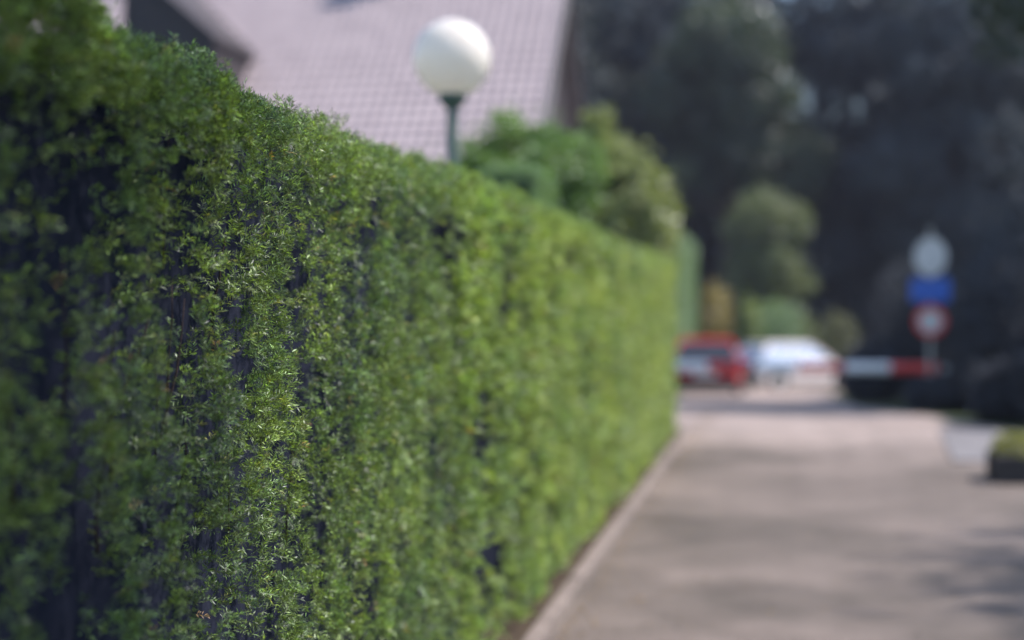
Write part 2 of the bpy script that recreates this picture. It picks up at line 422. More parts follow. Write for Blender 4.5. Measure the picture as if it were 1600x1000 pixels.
def hedge_layer(y0, y1, dens, per, n_need, nl, nw, Lr, seed, inset=0.0, topmin=0.0):
    area = (y1 - y0) * 2.75
    n = int(area * dens)
    y = RNG.uniform(y0, y1, n); s = RNG.uniform(0.02, 2.75, n)
    # thin out what lies below the bottom edge of the view close to the camera
    vis = 1.6 - 0.236 * (y * 0.983 + 0.23) - 0.25
    keep = (s > vis) | (RNG.random(n) < 0.35)
    r = relief(y, s)
    onface = s < 2.0
    q = np.interp(y, [1.8, 2.3, 2.8, 3.6, 4.6, 7, 12], [0.40, 0.66, 0.63, 0.57, 0.52, 0.40, 0.15])
    qs = np.quantile(r, np.linspace(0, 1, 101)); thr = np.interp(q, np.linspace(0, 1, 101), qs) + RNG.normal(size=n) * 0.05
    thr = np.where(s > 1.9, thr - np.clip((s - 1.9) / 0.30, 0, 1) ** 1.5 * 0.9, thr)
    if not inset: keep &= r > thr
    if topmin: keep &= s > topmin
    y = y[keep]; s = s[keep]; r = r[keep]; n = len(y)
    x, z, nx, nz = profile(s, y)
    N = np.stack([nx, np.zeros(n), nz], 1)
    out = np.clip(r, -0.35, 0.5) * 0.07 - 0.04 - RNG.random(n) ** 2 * 0.04 - inset + 0.035 * np.clip((s - 1.85) / 0.15, 0, 1)
    P = np.stack([x, y, z], 1) + N * out[:, None]
    # one tuft colour, drifting over the face
    h = vnoise(y * 3, s * 3, seed=8); h2 = RNG.random(n)
    base = np.stack([0.060 + 0.064 * h + 0.03 * h2, 0.108 + 0.076 * h + 0.03 * h2, 0.038 + 0.016 * h2], 1)
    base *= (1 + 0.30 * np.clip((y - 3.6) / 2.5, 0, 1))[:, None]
    cool = np.clip(vnoise(y * 9, s * 9, seed=9) * 1.6 - 0.7, 0, 1)[:, None]
    base *= 1 - cool * np.array([0.22, 0.08, -0.25])
    base *= np.exp(RNG.normal(size=(n, 1)) * 0.16)
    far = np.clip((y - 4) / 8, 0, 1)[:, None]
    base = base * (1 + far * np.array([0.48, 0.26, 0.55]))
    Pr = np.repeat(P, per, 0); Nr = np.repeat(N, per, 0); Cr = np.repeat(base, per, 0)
    m = len(Pr)
    Pr = Pr + RNG.normal(size=(m, 3)) * 0.008
    tuftdir = np.repeat(RNG.normal(size=(n, 3)) * np.array([0.25, 0.45, 0.35]), per, 0)
    D = Nr * 0.75 + np.array([0.0, 0.0, 0.62]) + tuftdir + RNG.normal(size=(m, 3)) * np.array([0.35, 0.5, 0.42])
    D = nrm(D)
    L = RNG.uniform(Lr[0], Lr[1], m)
    tipf = 1 + 0.25 * RNG.normal(size=(m, 1))
    Cr = np.clip(Cr * tipf, 0.01, 0.5)
    brown = RNG.random(m) < 0.004
    Cr[brown] = np.array([0.30, 0.19, 0.08])
    pale = RNG.random(m) < 0.02
    Cr[pale] = np.array([0.22, 0.24, 0.07])
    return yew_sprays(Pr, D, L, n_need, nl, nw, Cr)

hedge = empty('yew_hedge', (HX - HT / 2, (Y0 + Y1) / 2, 0), 'long clipped green yew hedge running beside the lane from the foreground', 'hedge')
off = np.array([HX - HT / 2, (Y0 + Y1) / 2, 0])
parts = []
parts.append(hedge_layer(Y0, 2.0, 500, 4, 16, 0.022, 0.0038, (0.035, 0.07), 1))
parts.append(hedge_layer(2.0, 5.6, 1650, 3, 9, 0.0185, 0.0025, (0.020, 0.046), 2))
parts.append(hedge_layer(2.0, 6.5, 300, 2, 11, 0.018, 0.0028, (0.02, 0.05), 2, 0.09))
parts.append(hedge_layer(5.6, 9.0, 640, 4, 16, 0.023, 0.0040, (0.035, 0.075), 3))
parts.append(hedge_layer(9.0, Y1, 420, 4, 14, 0.030, 0.0062, (0.04, 0.085), 4))
parts.append(hedge_layer(1.2, 3.4, 900, 4, 13, 0.019, 0.0032, (0.02, 0.045), 5, topmin=1.97))
# the far end face
n = 900
y = np.full(n, Y1); P = np.stack([RNG.uniform(HX - HT, HX, n), y - 0.03, RNG.uniform(0.02, HZ, n)], 1)
P = np.repeat(P, 4, 0) + RNG.normal(size=(n * 4, 3)) * 0.02
D = np.array([0, 0.8, 0.5]) + RNG.normal(size=(n * 4, 3)) * 0.4
parts.append(yew_sprays(P, D, RNG.uniform(0.04, 0.085, n * 4), 14, 0.03, 0.006, np.tile([0.08, 0.17, 0.03], (n * 4, 1)) * (1 + 0.2 * RNG.normal(size=(n * 4, 1)))))
# stray unclipped shoots standing up from the top edge
n = 110
y = RNG.uniform(2.2, 9, n); P = np.stack([HX - RNG.uniform(0.02, 0.35, n), y, top_z(y) - 0.01], 1)
D = np.array([0.1, 0, 1.0]) + RNG.normal(size=(n, 3)) * 0.35
parts.append(yew_sprays(P, D, RNG.uniform(0.03, 0.075, n), 16, 0.017, 0.0024, np.tile([0.11, 0.19, 0.04], (n, 1)) * (1 + 0.2 * RNG.normal(size=(n, 1)))))
V = np.concatenate([a for a, b in parts]) - off; C = np.concatenate([b for a, b in parts])
print('needles', len(V))
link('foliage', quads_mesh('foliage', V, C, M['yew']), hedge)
del V, C, parts

# the dark inside of the hedge: twig mass behind the clipped face, gap shade put into its navy colour
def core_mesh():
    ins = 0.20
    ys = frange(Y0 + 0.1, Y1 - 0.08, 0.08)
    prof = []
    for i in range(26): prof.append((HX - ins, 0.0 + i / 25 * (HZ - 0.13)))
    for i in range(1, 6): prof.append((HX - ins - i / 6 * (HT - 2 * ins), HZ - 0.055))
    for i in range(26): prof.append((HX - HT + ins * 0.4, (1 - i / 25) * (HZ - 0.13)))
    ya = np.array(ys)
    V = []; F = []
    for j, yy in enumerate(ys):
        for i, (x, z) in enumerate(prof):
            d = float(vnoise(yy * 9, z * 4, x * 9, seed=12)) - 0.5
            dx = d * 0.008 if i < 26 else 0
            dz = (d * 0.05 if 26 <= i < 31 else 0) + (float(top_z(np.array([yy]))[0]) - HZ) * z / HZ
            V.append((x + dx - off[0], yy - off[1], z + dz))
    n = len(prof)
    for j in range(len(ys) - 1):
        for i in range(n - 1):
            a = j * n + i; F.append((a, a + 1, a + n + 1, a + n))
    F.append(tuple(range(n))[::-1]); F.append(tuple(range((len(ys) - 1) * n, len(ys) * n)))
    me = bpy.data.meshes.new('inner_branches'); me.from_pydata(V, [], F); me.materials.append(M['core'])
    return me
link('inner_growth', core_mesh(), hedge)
b = MB()
for i in range(110):
    yy = RNG.uniform(1.0, 9.0) if i < 80 else RNG.uniform(9, 17)
    z0 = RNG.uniform(0.0, 1.7); x0 = HX - 0.13
    a = Vector((x0, yy, z0)); pts = [a]; rad = RNG.uniform(0.0025, 0.0055)
    dd = Vector((RNG.uniform(0.04, 0.14), RNG.normal() * 0.16, RNG.uniform(0.6, 1.0)))
    for q in range(4):
        a = a + dd * 0.09 + Vector((0, RNG.normal() * 0.012, 0)); pts.append(a.copy())
    pts = [pp - Vector(off) for pp in pts if pp.z < HZ - 0.05]
    if len(pts) > 2: b.tube(pts, [rad * (1 - 0.18 * q) for q in range(len(pts))], 5)
for i in range(34):
    yy = Y0 + 0.3 + i * 0.5
    b.tube([Vector((HX - 0.3, yy, -0.02)) - Vector(off), Vector((HX - 0.27, yy + .05, 0.5)) - Vector(off), Vector((HX - 0.3, yy, 1.2)) - Vector(off)], [0.03, 0.022, 0.012], 7)
b.build('branches', M['twig'], hedge)

# ------------------------------------------------------------------ shrubs and clipped blocks
def leaf_quads(P, Nn, size, aspect, colours, curl=0.0):
    n = len(P)
    a = nrm(RNG.normal(size=(n, 3)) + Nn * 0.0)
    nn = nrm(Nn * 0.6 + RNG.normal(size=(n, 3)) * 0.7)
    t = nrm(np.cross(nn, a)); u = nrm(np.cross(t, nn))
    sz = size * (1 + RNG.normal(size=(n, 1)) * 0.3)
    Q = np.stack([P - t * sz, P + u * sz * aspect, P + t * sz, P - u * sz * aspect], 1)
    return Q

def block_foliage(w, d, h, r, n, size, cA, cB):
    """leaves on the surface of a clipped rounded block, base centred at origin"""
    P = []; N = []
    dims = [('x+', d * h), ('x-', d * h), ('y-', w * h), ('y+', w * h), ('z', w * d)]
    tot = sum(a for _, a in dims)
    for f, a in dims:
        k = int(n * a / tot)
        u = RNG.uniform(-0.5, 0.5, k); v = RNG.uniform(0, 1, k)
        if f[0] == 'x':
            s = 1 if f[1] == '+' else -1
            p = np.stack([np.full(k, s * w / 2), u * d, v * h], 1); nn = np.tile([s, 0, 0], (k, 1))
        elif f[0] == 'y':
            s = 1 if f[1] == '+' else -1
            p = np.stack([u * w, np.full(k, s * d / 2), v * h], 1); nn = np.tile([0, s, 0], (k, 1))
        else:
            p = np.stack([u * w, (v - 0.5) * d, np.full(k, h)], 1); nn = np.tile([0, 0, 1], (k, 1))
        P.append(p); N.append(nn)
    P = np.concatenate(P); N = np.concatenate(N).astype(float)
    # round the edges
    c = np.stack([np.clip(P[:, 0], -w / 2 + r, w / 2 - r), np.clip(P[:, 1], -d / 2 + r, d / 2 - r), np.minimum(P[:, 2], h - r)], 1)
    dv = P - c; dl = np.linalg.norm(dv, axis=1, keepdims=True)
    P = c + dv / np.maximum(dl, 1e-6) * np.minimum(dl, r)
    N = nrm(dv)
    P = P + N * ((vnoise(P[:, 0] * 3, P[:, 1] * 3, P[:, 2] * 3, seed=6) - 0.5) * 0.08 - RNG.random(len(P)) * 0.05)[:, None]
    f = RNG.random((len(P), 1)) * 0.6 + 0.4 * vnoise(P[:, 0] * 2, P[:, 1] * 2, P[:, 2] * 2, seed=7)[:, None]
    C = np.array(cA) * (1 - f) + np.array(cB) * f
    return leaf_quads(P, N, size, 0.4, C), C

def clipped_block(name, loc, w, d, h, r, n, size, cA, cB, label, cat='hedge', group=None, coremat='core'):
    t = empty(name, loc, label, cat, group)
    Q, C = block_foliage(w, d, h, r, n, size, cA, cB)
    link('foliage', quads_mesh('foliage', Q, C, M['leaf']), t)
    c = MB(); c.box((-w / 2 + .09, -d / 2 + .09, 0.0), (w / 2 - .09, d / 2 - .09, h - .1), 0.08)
    c.build('inner_growth', M[coremat], t)
    return t

clipped_block('clipped_shrub', (-2.08, 11.2, 0), 0.6, 0.8, 2.70, 0.14, 26000, 0.022, (0.09, 0.17, 0.075), (0.18, 0.28, 0.13),
              'box-shaped clipped shrub peeping over the long hedge below the round bush', 'shrub')
clipped_block('clipped_hedge', (-3.2, 41, ground_z(41)), 1.3, 10, 4.55, 0.35, 60000, 0.05, (0.075, 0.14, 0.075), (0.15, 0.23, 0.12),
              'tall square-cut hedge standing behind the red car at the far end of the yew hedge')

def lobed_crown(lobes, n, size, cA, cB, shell=0.35, aspect=0.5):
    """lobes: list of (centre, radii). leaf faces through the outer part of each lobe, thinned by noise"""
    vol = np.array([r[0] * r[1] + r[1] * r[2] + r[0] * r[2] for _, r in lobes]); vol = vol / vol.sum()
    P = []; N = []
    for (c, r), f in zip(lobes, vol):
        k = int(n * f)
        u = nrm(RNG.normal(size=(k, 3)))
        rad = 1 - shell * RNG.random((k, 1)) ** 1.3
        stray = np.where(RNG.random((k, 1)) < 0.07, RNG.uniform(1.05, 1.3, (k, 1)), 1.0)
        bump = stray + 0.60 * (vnoise(u[:, 0] * 3 + c[0], u[:, 1] * 3 + c[1], u[:, 2] * 3 + c[2], seed=2) - 0.5)[:, None]
        p = u * rad * bump * np.array(r) + np.array(c)
        P.append(p); N.append(u)
    P = np.concatenate(P); N = np.concatenate(N)
    m = vnoise(P[:, 0] * 1.1 / max(size * 6, .4), P[:, 1] * 1.1 / max(size * 6, .4), P[:, 2] * 1.1 / max(size * 6, .4), seed=13) > 0.28
    P = P[m]; N = N[m]
    f = np.clip(0.5 * RNG.random((len(P), 1)) + 0.5 * vnoise(P[:, 0] * 0.9, P[:, 1] * 0.9, P[:, 2] * 0.9, seed=14)[:, None], 0, 1)
    C = np.array(cA) * (1 - f) + np.array(cB) * f
    return leaf_quads(P, N, size, aspect, C), C

def bush(name, loc, lobes, n, size, cA, cB, label, cat='bush', mat='leaf', group=None, trunk_h=1.0):
    t = empty(name, loc, label, cat, group)
    Q, C = lobed_crown(lobes, n, size, cA, cB)
    link('crown', quads_mesh('crown', Q, C, M[mat]), t)
    b = MB()
    for k, (c, r) in enumerate(lobes):
        x, y = random.uniform(-.06, .06), random.uniform(-.06, .06)
        b.tube([(x, y, -0.05), (c[0] * .4 + x, c[1] * .4 + y, c[2] * .45), (c[0], c[1], c[2] + r[2] * .3)], [0.045, 0.03, 0.01], 7)
    b.build('stems', M['bark'], t)
    return t

# round-topped bush and feathery golden shrub in the garden behind the hedge
bush('round_bush', (-2.75, 15.2, 0),
     [((0, 0, 2.95), (0.70, 0.75, 0.68)), ((-0.32, -0.1, 2.8), (0.5, 0.5, 0.5)), ((0.45, 0.05, 2.95), (0.42, 0.5, 0.55))],
     26000, 0.035, (0.07, 0.145, 0.04), (0.18, 0.28, 0.075), 'round green bush rising over the yew hedge right of the globe lamp')
feather = [((c[0] * .8, c[1], c[2]), (r[0] * .72, r[1], r[2])) for c, r in [((0, 0, 3.1), (0.75, 0.8, 0.95)), ((0.35, 0, 3.0), (0.6, 0.6, 0.9)), ((-0.35, 0.1, 3.35), (0.34, 0.35, 1.0)), ((-0.55, 0, 3.9), (0.2, 0.2, 0.55)),
           ((-0.15, 0, 4.0), (0.2, 0.2, 0.6)), ((0.65, 0, 2.6), (0.5, 0.6, 0.8))]]
bush('golden_conifer', (-2.35, 21.0, 0), feather, 30000, 0.045, (0.13, 0.17, 0.065), (0.30, 0.33, 0.13),
     'feathery yellow-green conifer with upright tips beside the round bush', 'conifer')

# ------------------------------------------------------------------ globe lamp
gl = empty('street_lamp', (-2.02, 8.75, 0), 'white globe lamp on a thin green-grey post behind the yew hedge', 'street lamp')
m = MB(); m.sphere((0, 0, 3.15), 0.245, 64, 40); m.build('globe', M['globe'], gl)
m = MB(); m.cyl((0, 0, 0.02), (0, 0, 1.0), 0.055, 0.055, 28).cyl((0, 0, 1.0), (0, 0, 1.06), 0.055, 0.036, 28, cap=False).cyl((0, 0, 1.06), (0, 0, 2.86), 0.036, 0.036, 28)
m.build('post', M['green_metal'], gl)
m = MB(); m.cyl((0, 0, 2.84), (0, 0, 2.885), 0.046, 0.085, 32).cyl((0, 0, 2.885), (0, 0, 2.925), 0.09, 0.09, 32); m.build('collar', M['green_metal'], gl)
m = MB(); m.cyl((0, 0, -0.01), (0, 0, 0.025), 0.12, 0.12, 32)
for q in range(4): m.cyl((0.09 * math.cos(q * PI / 2 + .7), 0.09 * math.sin(q * PI / 2 + .7), 0.025), (0.09 * math.cos(q * PI / 2 + .7), 0.09 * math.sin(q * PI / 2 + .7), 0.045), 0.012, 0.012, 6)
m.build('base_plate', M['green_metal'], gl)

# ------------------------------------------------------------------ house
HXR, HY, EZ, PIT = -4.78, 27.2, 3.3, R(48)
hs = empty('house', (-11.0, 32.5, 0), 'house with a steep pale lilac tiled roof and dark dormer behind the globe lamp', 'house')
ho = Vector((-11.0, 32.5, 0))
XL, XR = -20.0, HXR
YE0, YE1 = HY - 0.0, HY + 10.6          # eaves
YR = (YE0 + YE1) / 2; RZ = EZ + (YR - YE0) * math.tan(PIT)
g = MB()   # walls with gables
def hp(x, y, z): return Vector((x, y, z)) - ho
pts = []
bm = g.bm
wx0, wx1, wy0, wy1 = XL + .35, XR - .35, YE0 + .5, YE1 - .5
gz = RZ - 0.75; wz = EZ + 0.32
vs = {}
for sx, x in ((0, wx0), (1, wx1)):
    for nme, y, z in (('a', wy0, 0), ('b', wy1, 0), ('c', wy1, wz), ('d', YR, gz), ('e', wy0, wz)):
        vs[(sx, nme)] = bm.verts.new(hp(x, y, z))
for sx in (0, 1): bm.faces.new([vs[(sx, k2)] for k2 in 'abcde'])
for a, c in (('a', 'e'), ('b', 'c'), ('a', 'b'), ('e', 'd'), ('d', 'c')):
    bm.faces.new((vs[(0, a)], vs[(1, a)], vs[(1, c)], vs[(0, c)]))
wall = g.build('wall', M['timber'], hs)
# roof: sheathing plus individually overlapping courses of tiles, all one mesh
def roof_side(sign):
    """sign -1: slope facing the camera, +1: rear slope"""
    m = MB()
    ye = YE0 if sign < 0 else YE1
    L = (YR - YE0) / math.cos(PIT)
    up = Vector((0, -sign * math.cos(PIT), math.sin(PIT))); nn = Vector((0, sign * math.sin(PIT), math.cos(PIT)))
    tw, th = 0.235, 0.33
    rows = int(L / th) if sign < 0 else 1
    V = []; F = []
    o = Vector((0, ye, EZ))
    def add(pts_):
        i = len(V); V.extend([p_ - ho for p_ in pts_]); F.append((i, i + 1, i + 2, i + 3))
    X = Vector((1, 0, 0))
    base = lambda x, s, hgt: o + X * x + up * s + nn * hgt
    add([base(XL, 0, 0), base(XR, 0, 0), base(XR, L, 0), base(XL, L, 0)])
    add([base(XL, 0, -.16), base(XR, 0, -.16), base(XR, L, -.16), base(XL, L, -.16)])
    add([base(XL, 0, -.16), base(XL, 0, 0), base(XL, L, 0), base(XL, L, -.16)])
    add([base(XR, 0, -.16), base(XR, 0, 0), base(XR, L, 0), base(XR, L, -.16)])
    add([base(XL, 0, -.16), base(XR, 0, -.16), base(XR, 0, 0), base(XL, 0, 0)])
    if sign < 0:
        for r_ in range(rows + 1):
            s0 = r_ * th; s1 = min(s0 + th + 0.05, L)
            offx = (r_ % 2) * tw * 0.5 * 0
            x = XL + offx
            while x < XR - 0.05:
                x1 = min(x + tw - 0.022, XR)
                dz = random.uniform(-.004, .004)
                a = base(x, s0, .055 + dz); b_ = base(x1, s0, .055 + dz); c_ = base(x1, s1, .012); d_ = base(x, s1, .012)
                a2 = base(x, s0, .004); b2 = base(x1, s0, .004)
                xm = (x + x1) / 2
                e = base(xm, s0, .085 + dz); f = base(xm, s1, .04)
                add([a, e, f, d_]); add([e, b_, c_, f])
                add([a2, b2, b_, a]); add([a2, a, d_, base(x, s1, .004)]); add([b_, b2, base(x1, s1, .004), c_])
                x += tw
    me = bpy.data.meshes.new('roof'); me.from_pydata([tuple(v) for v in V], [], F)
    return me
rf = link('roof', roof_side(-1), hs); rf.data.materials.append(M['tile'])
rb = link('roof', roof_side(1), hs); rb.data.materials.append(M['tile'])
m = MB(); m.cyl(hp(XL, YR, RZ + .03), hp(XR, YR, RZ + .03), 0.12, 0.12, 16); m.build('ridge_tiles', M['tile'], hs)
# verge boards and gutter
for ys_, sg in ((YE0, 1), (YE1, -1)):
    m = MB()
    a = hp(XR + .02, ys_, EZ - .02); L = (YR - YE0) / math.cos(PIT)
    T = Matrix.Translation(a) @ Matrix.Rotation(sg * PIT, 4, 'X')
    m.box((0, 0 if sg > 0 else -L, -.2), (.035, L if sg > 0 else 0, .1), 0, T)
    m.build('verge_board', M['slab' if sg > 0 else 'timber'], hs)
m = MB(); m.cyl(hp(XL, YE0 - .07, EZ - .03), hp(XR, YE0 - .07, EZ - .03), 0.07, 0.07, 14); m.build('gutter', M['grey_metal'], hs)
# windows on the garden side and gable
for (x0, z0, ww, hh) in ((-8.2, 0.95, 1.5, 1.25), (-12.5, 0.95, 1.9, 1.25), (-17.0, 0.95, 1.4, 1.25)):
    m = MB(); y = wy0
    for a in ((x0, z0 - .06, ww, .06), (x0, z0 + hh, ww, .06), (x0, z0, .06, hh), (x0 + ww - .06, z0, .06, hh), (x0 + ww / 2 - .03, z0, .06, hh)):
        m.box(hp(a[0], y - .05, a[1]), hp(a[0] + a[2], y + .04, a[1] + a[3]))
    f = m.build('window', M['frame'], hs)
    m = MB(); m.box(hp(x0 + .061, y - .02, z0 + .001), hp(x0 + ww - .061, y + .02, z0 + hh - .001)); m.build('pane', M['glass'], f)
    m = MB(); m.box(hp(x0 - .06, y - .12, z0 - .13), hp(x0 + ww + .06, y - .003, z0 - .063)); m.build('sill', M['slab'], f)
m = MB(); m.box(hp(-14.9, wy0 - .05, 0.05), hp(-13.9, wy0 - .004, 2.1)); d = m.build('door', M['timber'], hs)
m = MB(); m.cyl(hp(-14.05, wy0 - .1, 1.05), hp(-14.2, wy0 - .1, 1.05), 0.012); m.cyl(hp(-14.05, wy0 - .1, 1.05), hp(-14.05, wy0 - .04, 1.05), 0.01); m.build('handle', M['grey_metal'], d)
# dormer, its roof falling to the right
dx0, dx1 = -13.75, -11.72
dzt = lambda x: 7.22 - (x - dx1) * 0.85
yf = 28.35
m = MB(); bm = m.bm
def prism(bm_, quad, y0, y1):
    A = [bm_.verts.new(hp(x, y0, z)) for x, z in quad]; B = [bm_.verts.new(hp(x, y1, z)) for x, z in quad]
    bm_.faces.new(A); bm_.faces.new(B[::-1]); n_ = len(quad)
    for q in range(n_): bm_.faces.new((A[q], B[q], B[(q + 1) % n_], A[(q + 1) % n_]))
prism(bm, [(dx0, 4.4), (dx1, 4.4), (dx1, dzt(dx1)), (dx0, dzt(dx0))], yf, yf + 4.2)
dm = m.build('dormer', M['timber'], hs)
m = MB(); prism(m.bm, [(dx0 - .25, dzt(dx0 - .25) + .01), (dx1 + .12, dzt(dx1 + .12) + .01), (dx1 + .12, dzt(dx1 + .12) + .12), (dx0 - .25, dzt(dx0 - .25) + .12)], yf - .12, yf + 4.4)
m.build('dormer_roof', M['timber'], dm)
m = MB(); m.box(hp(dx0 + .35, yf - .05, 4.75), hp(dx1 - .35, yf - .003, 5.85)); m.build('dormer_window', M['glass'], dm)
m = MB(); m.box(hp(-9.3, YR - .3, RZ - .6), hp(-8.6, YR + .4, RZ + 1.0), .02); m.box(hp(-9.36, YR - .36, RZ + 1.0), hp(-8.54, YR + .46, RZ + 1.1), .01); m.build('chimney', M['render'], hs)

# ------------------------------------------------------------------ barrier
BY = 26.0; bz = ground_z(BY)
bar = empty('barrier', (2.75, BY, bz), 'red and white striped barrier boom lowered across the lane before the cars', 'barrier')
m = MB()
x0, x1 = -1.95, 2.75; n_st = 6; seg = 0.80; x = x1 - 2.75; i = 0
xs = x1
while xs > x0 + 0.01:
    xe = max(xs - seg, x0); m.mi = i % 2
    m.cyl((xe - 2.75, 0, .65), (xs - 2.75, 0, .65), .095, .095, 20); xs = xe; i += 1
m.build('boom', [M['red_paint'], M['white_paint']], bar)
m = MB(); m.box((-.02, .05, 0), (.34, .35, 0.98), .03).box((-.05, .02, .98), (.37, .38, 1.02), .01); m.build('housing', M['planter'], bar)
m = MB(); m.cyl((.12, -.06, .65), (.12, .06, .65), .07, .07, 20); m.build('pivot', M['grey_metal'], bar)
m = MB(); m.box((.0, -.05, .54), (.55, .03, .78), .01); m.build('counterweight', M['planter'], bar)
m = MB(); m.box((-4.72, -.04, 0), (-4.64, .04, .55)).box((-4.78, -.06, .52), (-4.58, .06, .555)); m.build('rest_post', M['grey_metal'], bar)

# ------------------------------------------------------------------ sign post
# fallen needles and leaves lying along the kerb and on the lane
nl_ = 2600
ly = RNG.uniform(3, 22, nl_); lx = np.where(RNG.random(nl_) < .6, -1.04 + RNG.exponential(.10, nl_), RNG.uniform(-1.0, 3.0, nl_))
lz = np.array([ground_z(v) for v in ly]) + .012
lc = np.array([0.16, 0.11, 0.05]) * (1 + .5 * RNG.normal(size=(nl_, 1))); lc = np.clip(lc, .02, .4)
lt = link('leaf_litter', quads_mesh('leaf_litter', leaf_quads(np.stack([lx, ly, lz], 1), np.tile([0, 0, 6.0], (nl_, 1)), 0.011, 0.5, lc), lc, M['leaf']))
tag(lt, 'fallen leaves and needles scattered along the kerb', 'leaf litter', kind='stuff')
sg = empty('sign_post', (2.55, 25.2, ground_z(25.2)), 'post with a white, a blue and a red-ringed sign right of the lane', 'sign post')
m = MB(); m.cyl((0, 0, -.05), (0, 0, 3.05), .03, .03, 16); m.build('pole', M['grey_metal'], sg)
m = MB(); m.cyl((0, -.05, 2.56), (0, -.035, 2.56), .27, .27, 40)
for v in m.bm.verts: v.co.z = 2.56 + (v.co.z - 2.56) * 1.22
m.build('white_sign', M['sign_white'], sg)
m = MB(); m.box((-.33, -.05, 1.79), (.33, -.035, 2.19), .006); m.build('blue_sign', M['blue_paint'], sg)
m = MB(); m.cyl((0, -.05, 1.46), (0, -.035, 1.46), .27, .27, 40); o = m.build('red_ringed_sign', M['red_paint'], sg)
m = MB(); m.cyl((0, -.054, 1.46), (0, -.05, 1.46), .19, .19, 40); m.build('sign_face', M['sign_white'], o)
m = MB()
for z in (2.56, 1.99, 1.46):
    m = MB(); m.box((-.045, -.034, z - .02), (.045, .04, z + .02)); m.build('clamp', M['grey_metal'], sg)

# ------------------------------------------------------------------ cars
def car(name, loc, rz, label, paint, L=4.3, W=1.72, H=1.42, glass='glass'):
    t = empty(name, loc, label, 'car', None, rz)
    hw = W / 2
    # stations along y (front = +y): bottom z, belt z, half width
    st = []
    ys_ = np.linspace(-L / 2, L / 2, 25)
    def belt(y):
        u = (y + L / 2) / L
        return np.interp(u, [0, .03, .12, .5, .72, .9, .97, 1], [.72, .88, .93, .92, .88, .76, .66, .5])
    def wid(y):
        u = (y + L / 2) / L
        return hw * np.interp(u, [0, .04, .15, .5, .85, .95, 1], [.80, .93, .99, 1, .97, .88, .70])
    def bot(y):
        u = (y + L / 2) / L
        return np.interp(u, [0, .06, .9, 1], [.34, .2, .19, .3])
    bm_ = bmesh.new(); rings = []
    for y in ys_:
        w_ = wid(y); b0 = bot(y); b1 = belt(y)
        # wheel arches
        for yw in (-L * .30, L * .315):
            d_ = abs(y - yw)
            if d_ < .36: b0a = math.sqrt(max(.36 ** 2 - d_ ** 2, 0)) + .31; b0 = max(b0, min(b0a, .64))
        zz = [b0, b0 + (b1 - b0) * .35, b0 + (b1 - b0) * .7, b1 - .04, b1]
        ww = [w_ * .95, w_, w_ * .99, w_ * .94, w_ * .84]
        ring = [bm_.verts.new((-a, y, z)) for a, z in zip(ww, zz)] + [bm_.verts.new((0, y, b1 + .02))] + [bm_.verts.new((a, y, z)) for a, z in zip(ww[::-1], zz[::-1])]
        rings.append(ring)
    n_ = len(rings[0])
    for i in range(len(rings) - 1):
        for k_ in range(n_):
            bm_.faces.new((rings[i][k_], rings[i][(k_ + 1) % n_], rings[i + 1][(k_ + 1) % n_], rings[i + 1][k_]))
    bm_.faces.new(rings[0]); bm_.faces.new(rings[-1][::-1])
    bmesh.ops.recalc_face_normals(bm_, faces=bm_.faces)
    for f in bm_.faces: f.smooth = True
    me = bpy.data.meshes.new('body'); bm_.to_mesh(me); bm_.free(); me.materials.append(paint)
    body = link('body', me, t)
    # cabin: glass sides then painted roof
    yb0, yb1 = -L * .47, L * .24; yt0, yt1 = -L * .36, L * .06
    zb, zt = .90, H - .06
    m = MB(); c = []
    for (y0, y1, wv, z) in ((yb0, yb1, hw * .86, zb), (yb0 * .98 + yt0 * .02, yb1 * .98 + yt1 * .02, hw * .86, zb + .02), ((yb0 + yt0) / 2 - .03, (yb1 + yt1) / 2 + .03, hw * .79, (zb + zt) / 2 + .02), (yt0, yt1, hw * .69, zt)):
        c.append([m.bm.verts.new(q) for q in ((-wv, y0, z), (wv, y0, z), (wv, y0 * .3 + y1 * .7, z), (wv * .94, y1, z), (-wv * .94, y1, z), (-wv, y0 * .3 + y1 * .7, z))])
    for i in range(3):
        for k_ in range(6): m.bm.faces.new((c[i][k_], c[i][(k_ + 1) % 6], c[i + 1][(k_ + 1) % 6], c[i + 1][k_]))
    m.bm.faces.new(c[0][::-1]); m.bm.faces.new(c[-1])
    m.build('windows', M[glass], t)
    m = MB()
    m.box((-hw * .70, yt0 - .04, zt - .02), (hw * .70, yt1 + .04, H), .03)
    for sx in (-1, 1):
        for (ya, yb_) in ((yb1 - .02, yt1 + .02), (yb0 + .02, yt0 - .02), ((yb0 + yb1) / 2 - .1, (yt0 + yt1) / 2)):
            m.tube([(sx * hw * .845, ya, zb - .01), (sx * hw * .795, (ya + yb_) / 2 + (.03 if ya > 0 and ya == yb1 - .02 else 0), (zb + zt) / 2), (sx * hw * .70, yb_, zt)], [.03, .028, .028], 8)
    m.build('roof', paint, t)
    for sx in (-1, 1):
        for yw in (-L * .30, L * .315):
            m = MB(); m.cyl((sx * (hw - .20), yw, .31), (sx * (hw - .01), yw, .31), .31, .31, 32); wh = m.build('wheel', M['rubber'], t)
            m = MB(); m.cyl((sx * (hw - .03), yw, .31), (sx * (hw + .003), yw, .31), .20, .18, 24)
            m.build('rim', M['rim'], wh)
        m = MB(); m.box((sx * hw * .62 - .17, L / 2 - .20, .58), (sx * hw * .62 + .17, L / 2 - .045, .70), .03); m.build('headlight', M['lens_clear'], t)
        m = MB(); m.box((sx * hw * .74 - .11, -L / 2 - .012, .66), (sx * hw * .74 + .11, -L / 2 + .13, .84), .02); m.build('tail_light', M['lens_red'], t)
        m = MB(); m.box((sx * (hw + .03) - .07, L * .17, .92), (sx * (hw + .03) + .07, L * .17 + .10, 1.03), .03); m.build('mirror', paint, t)
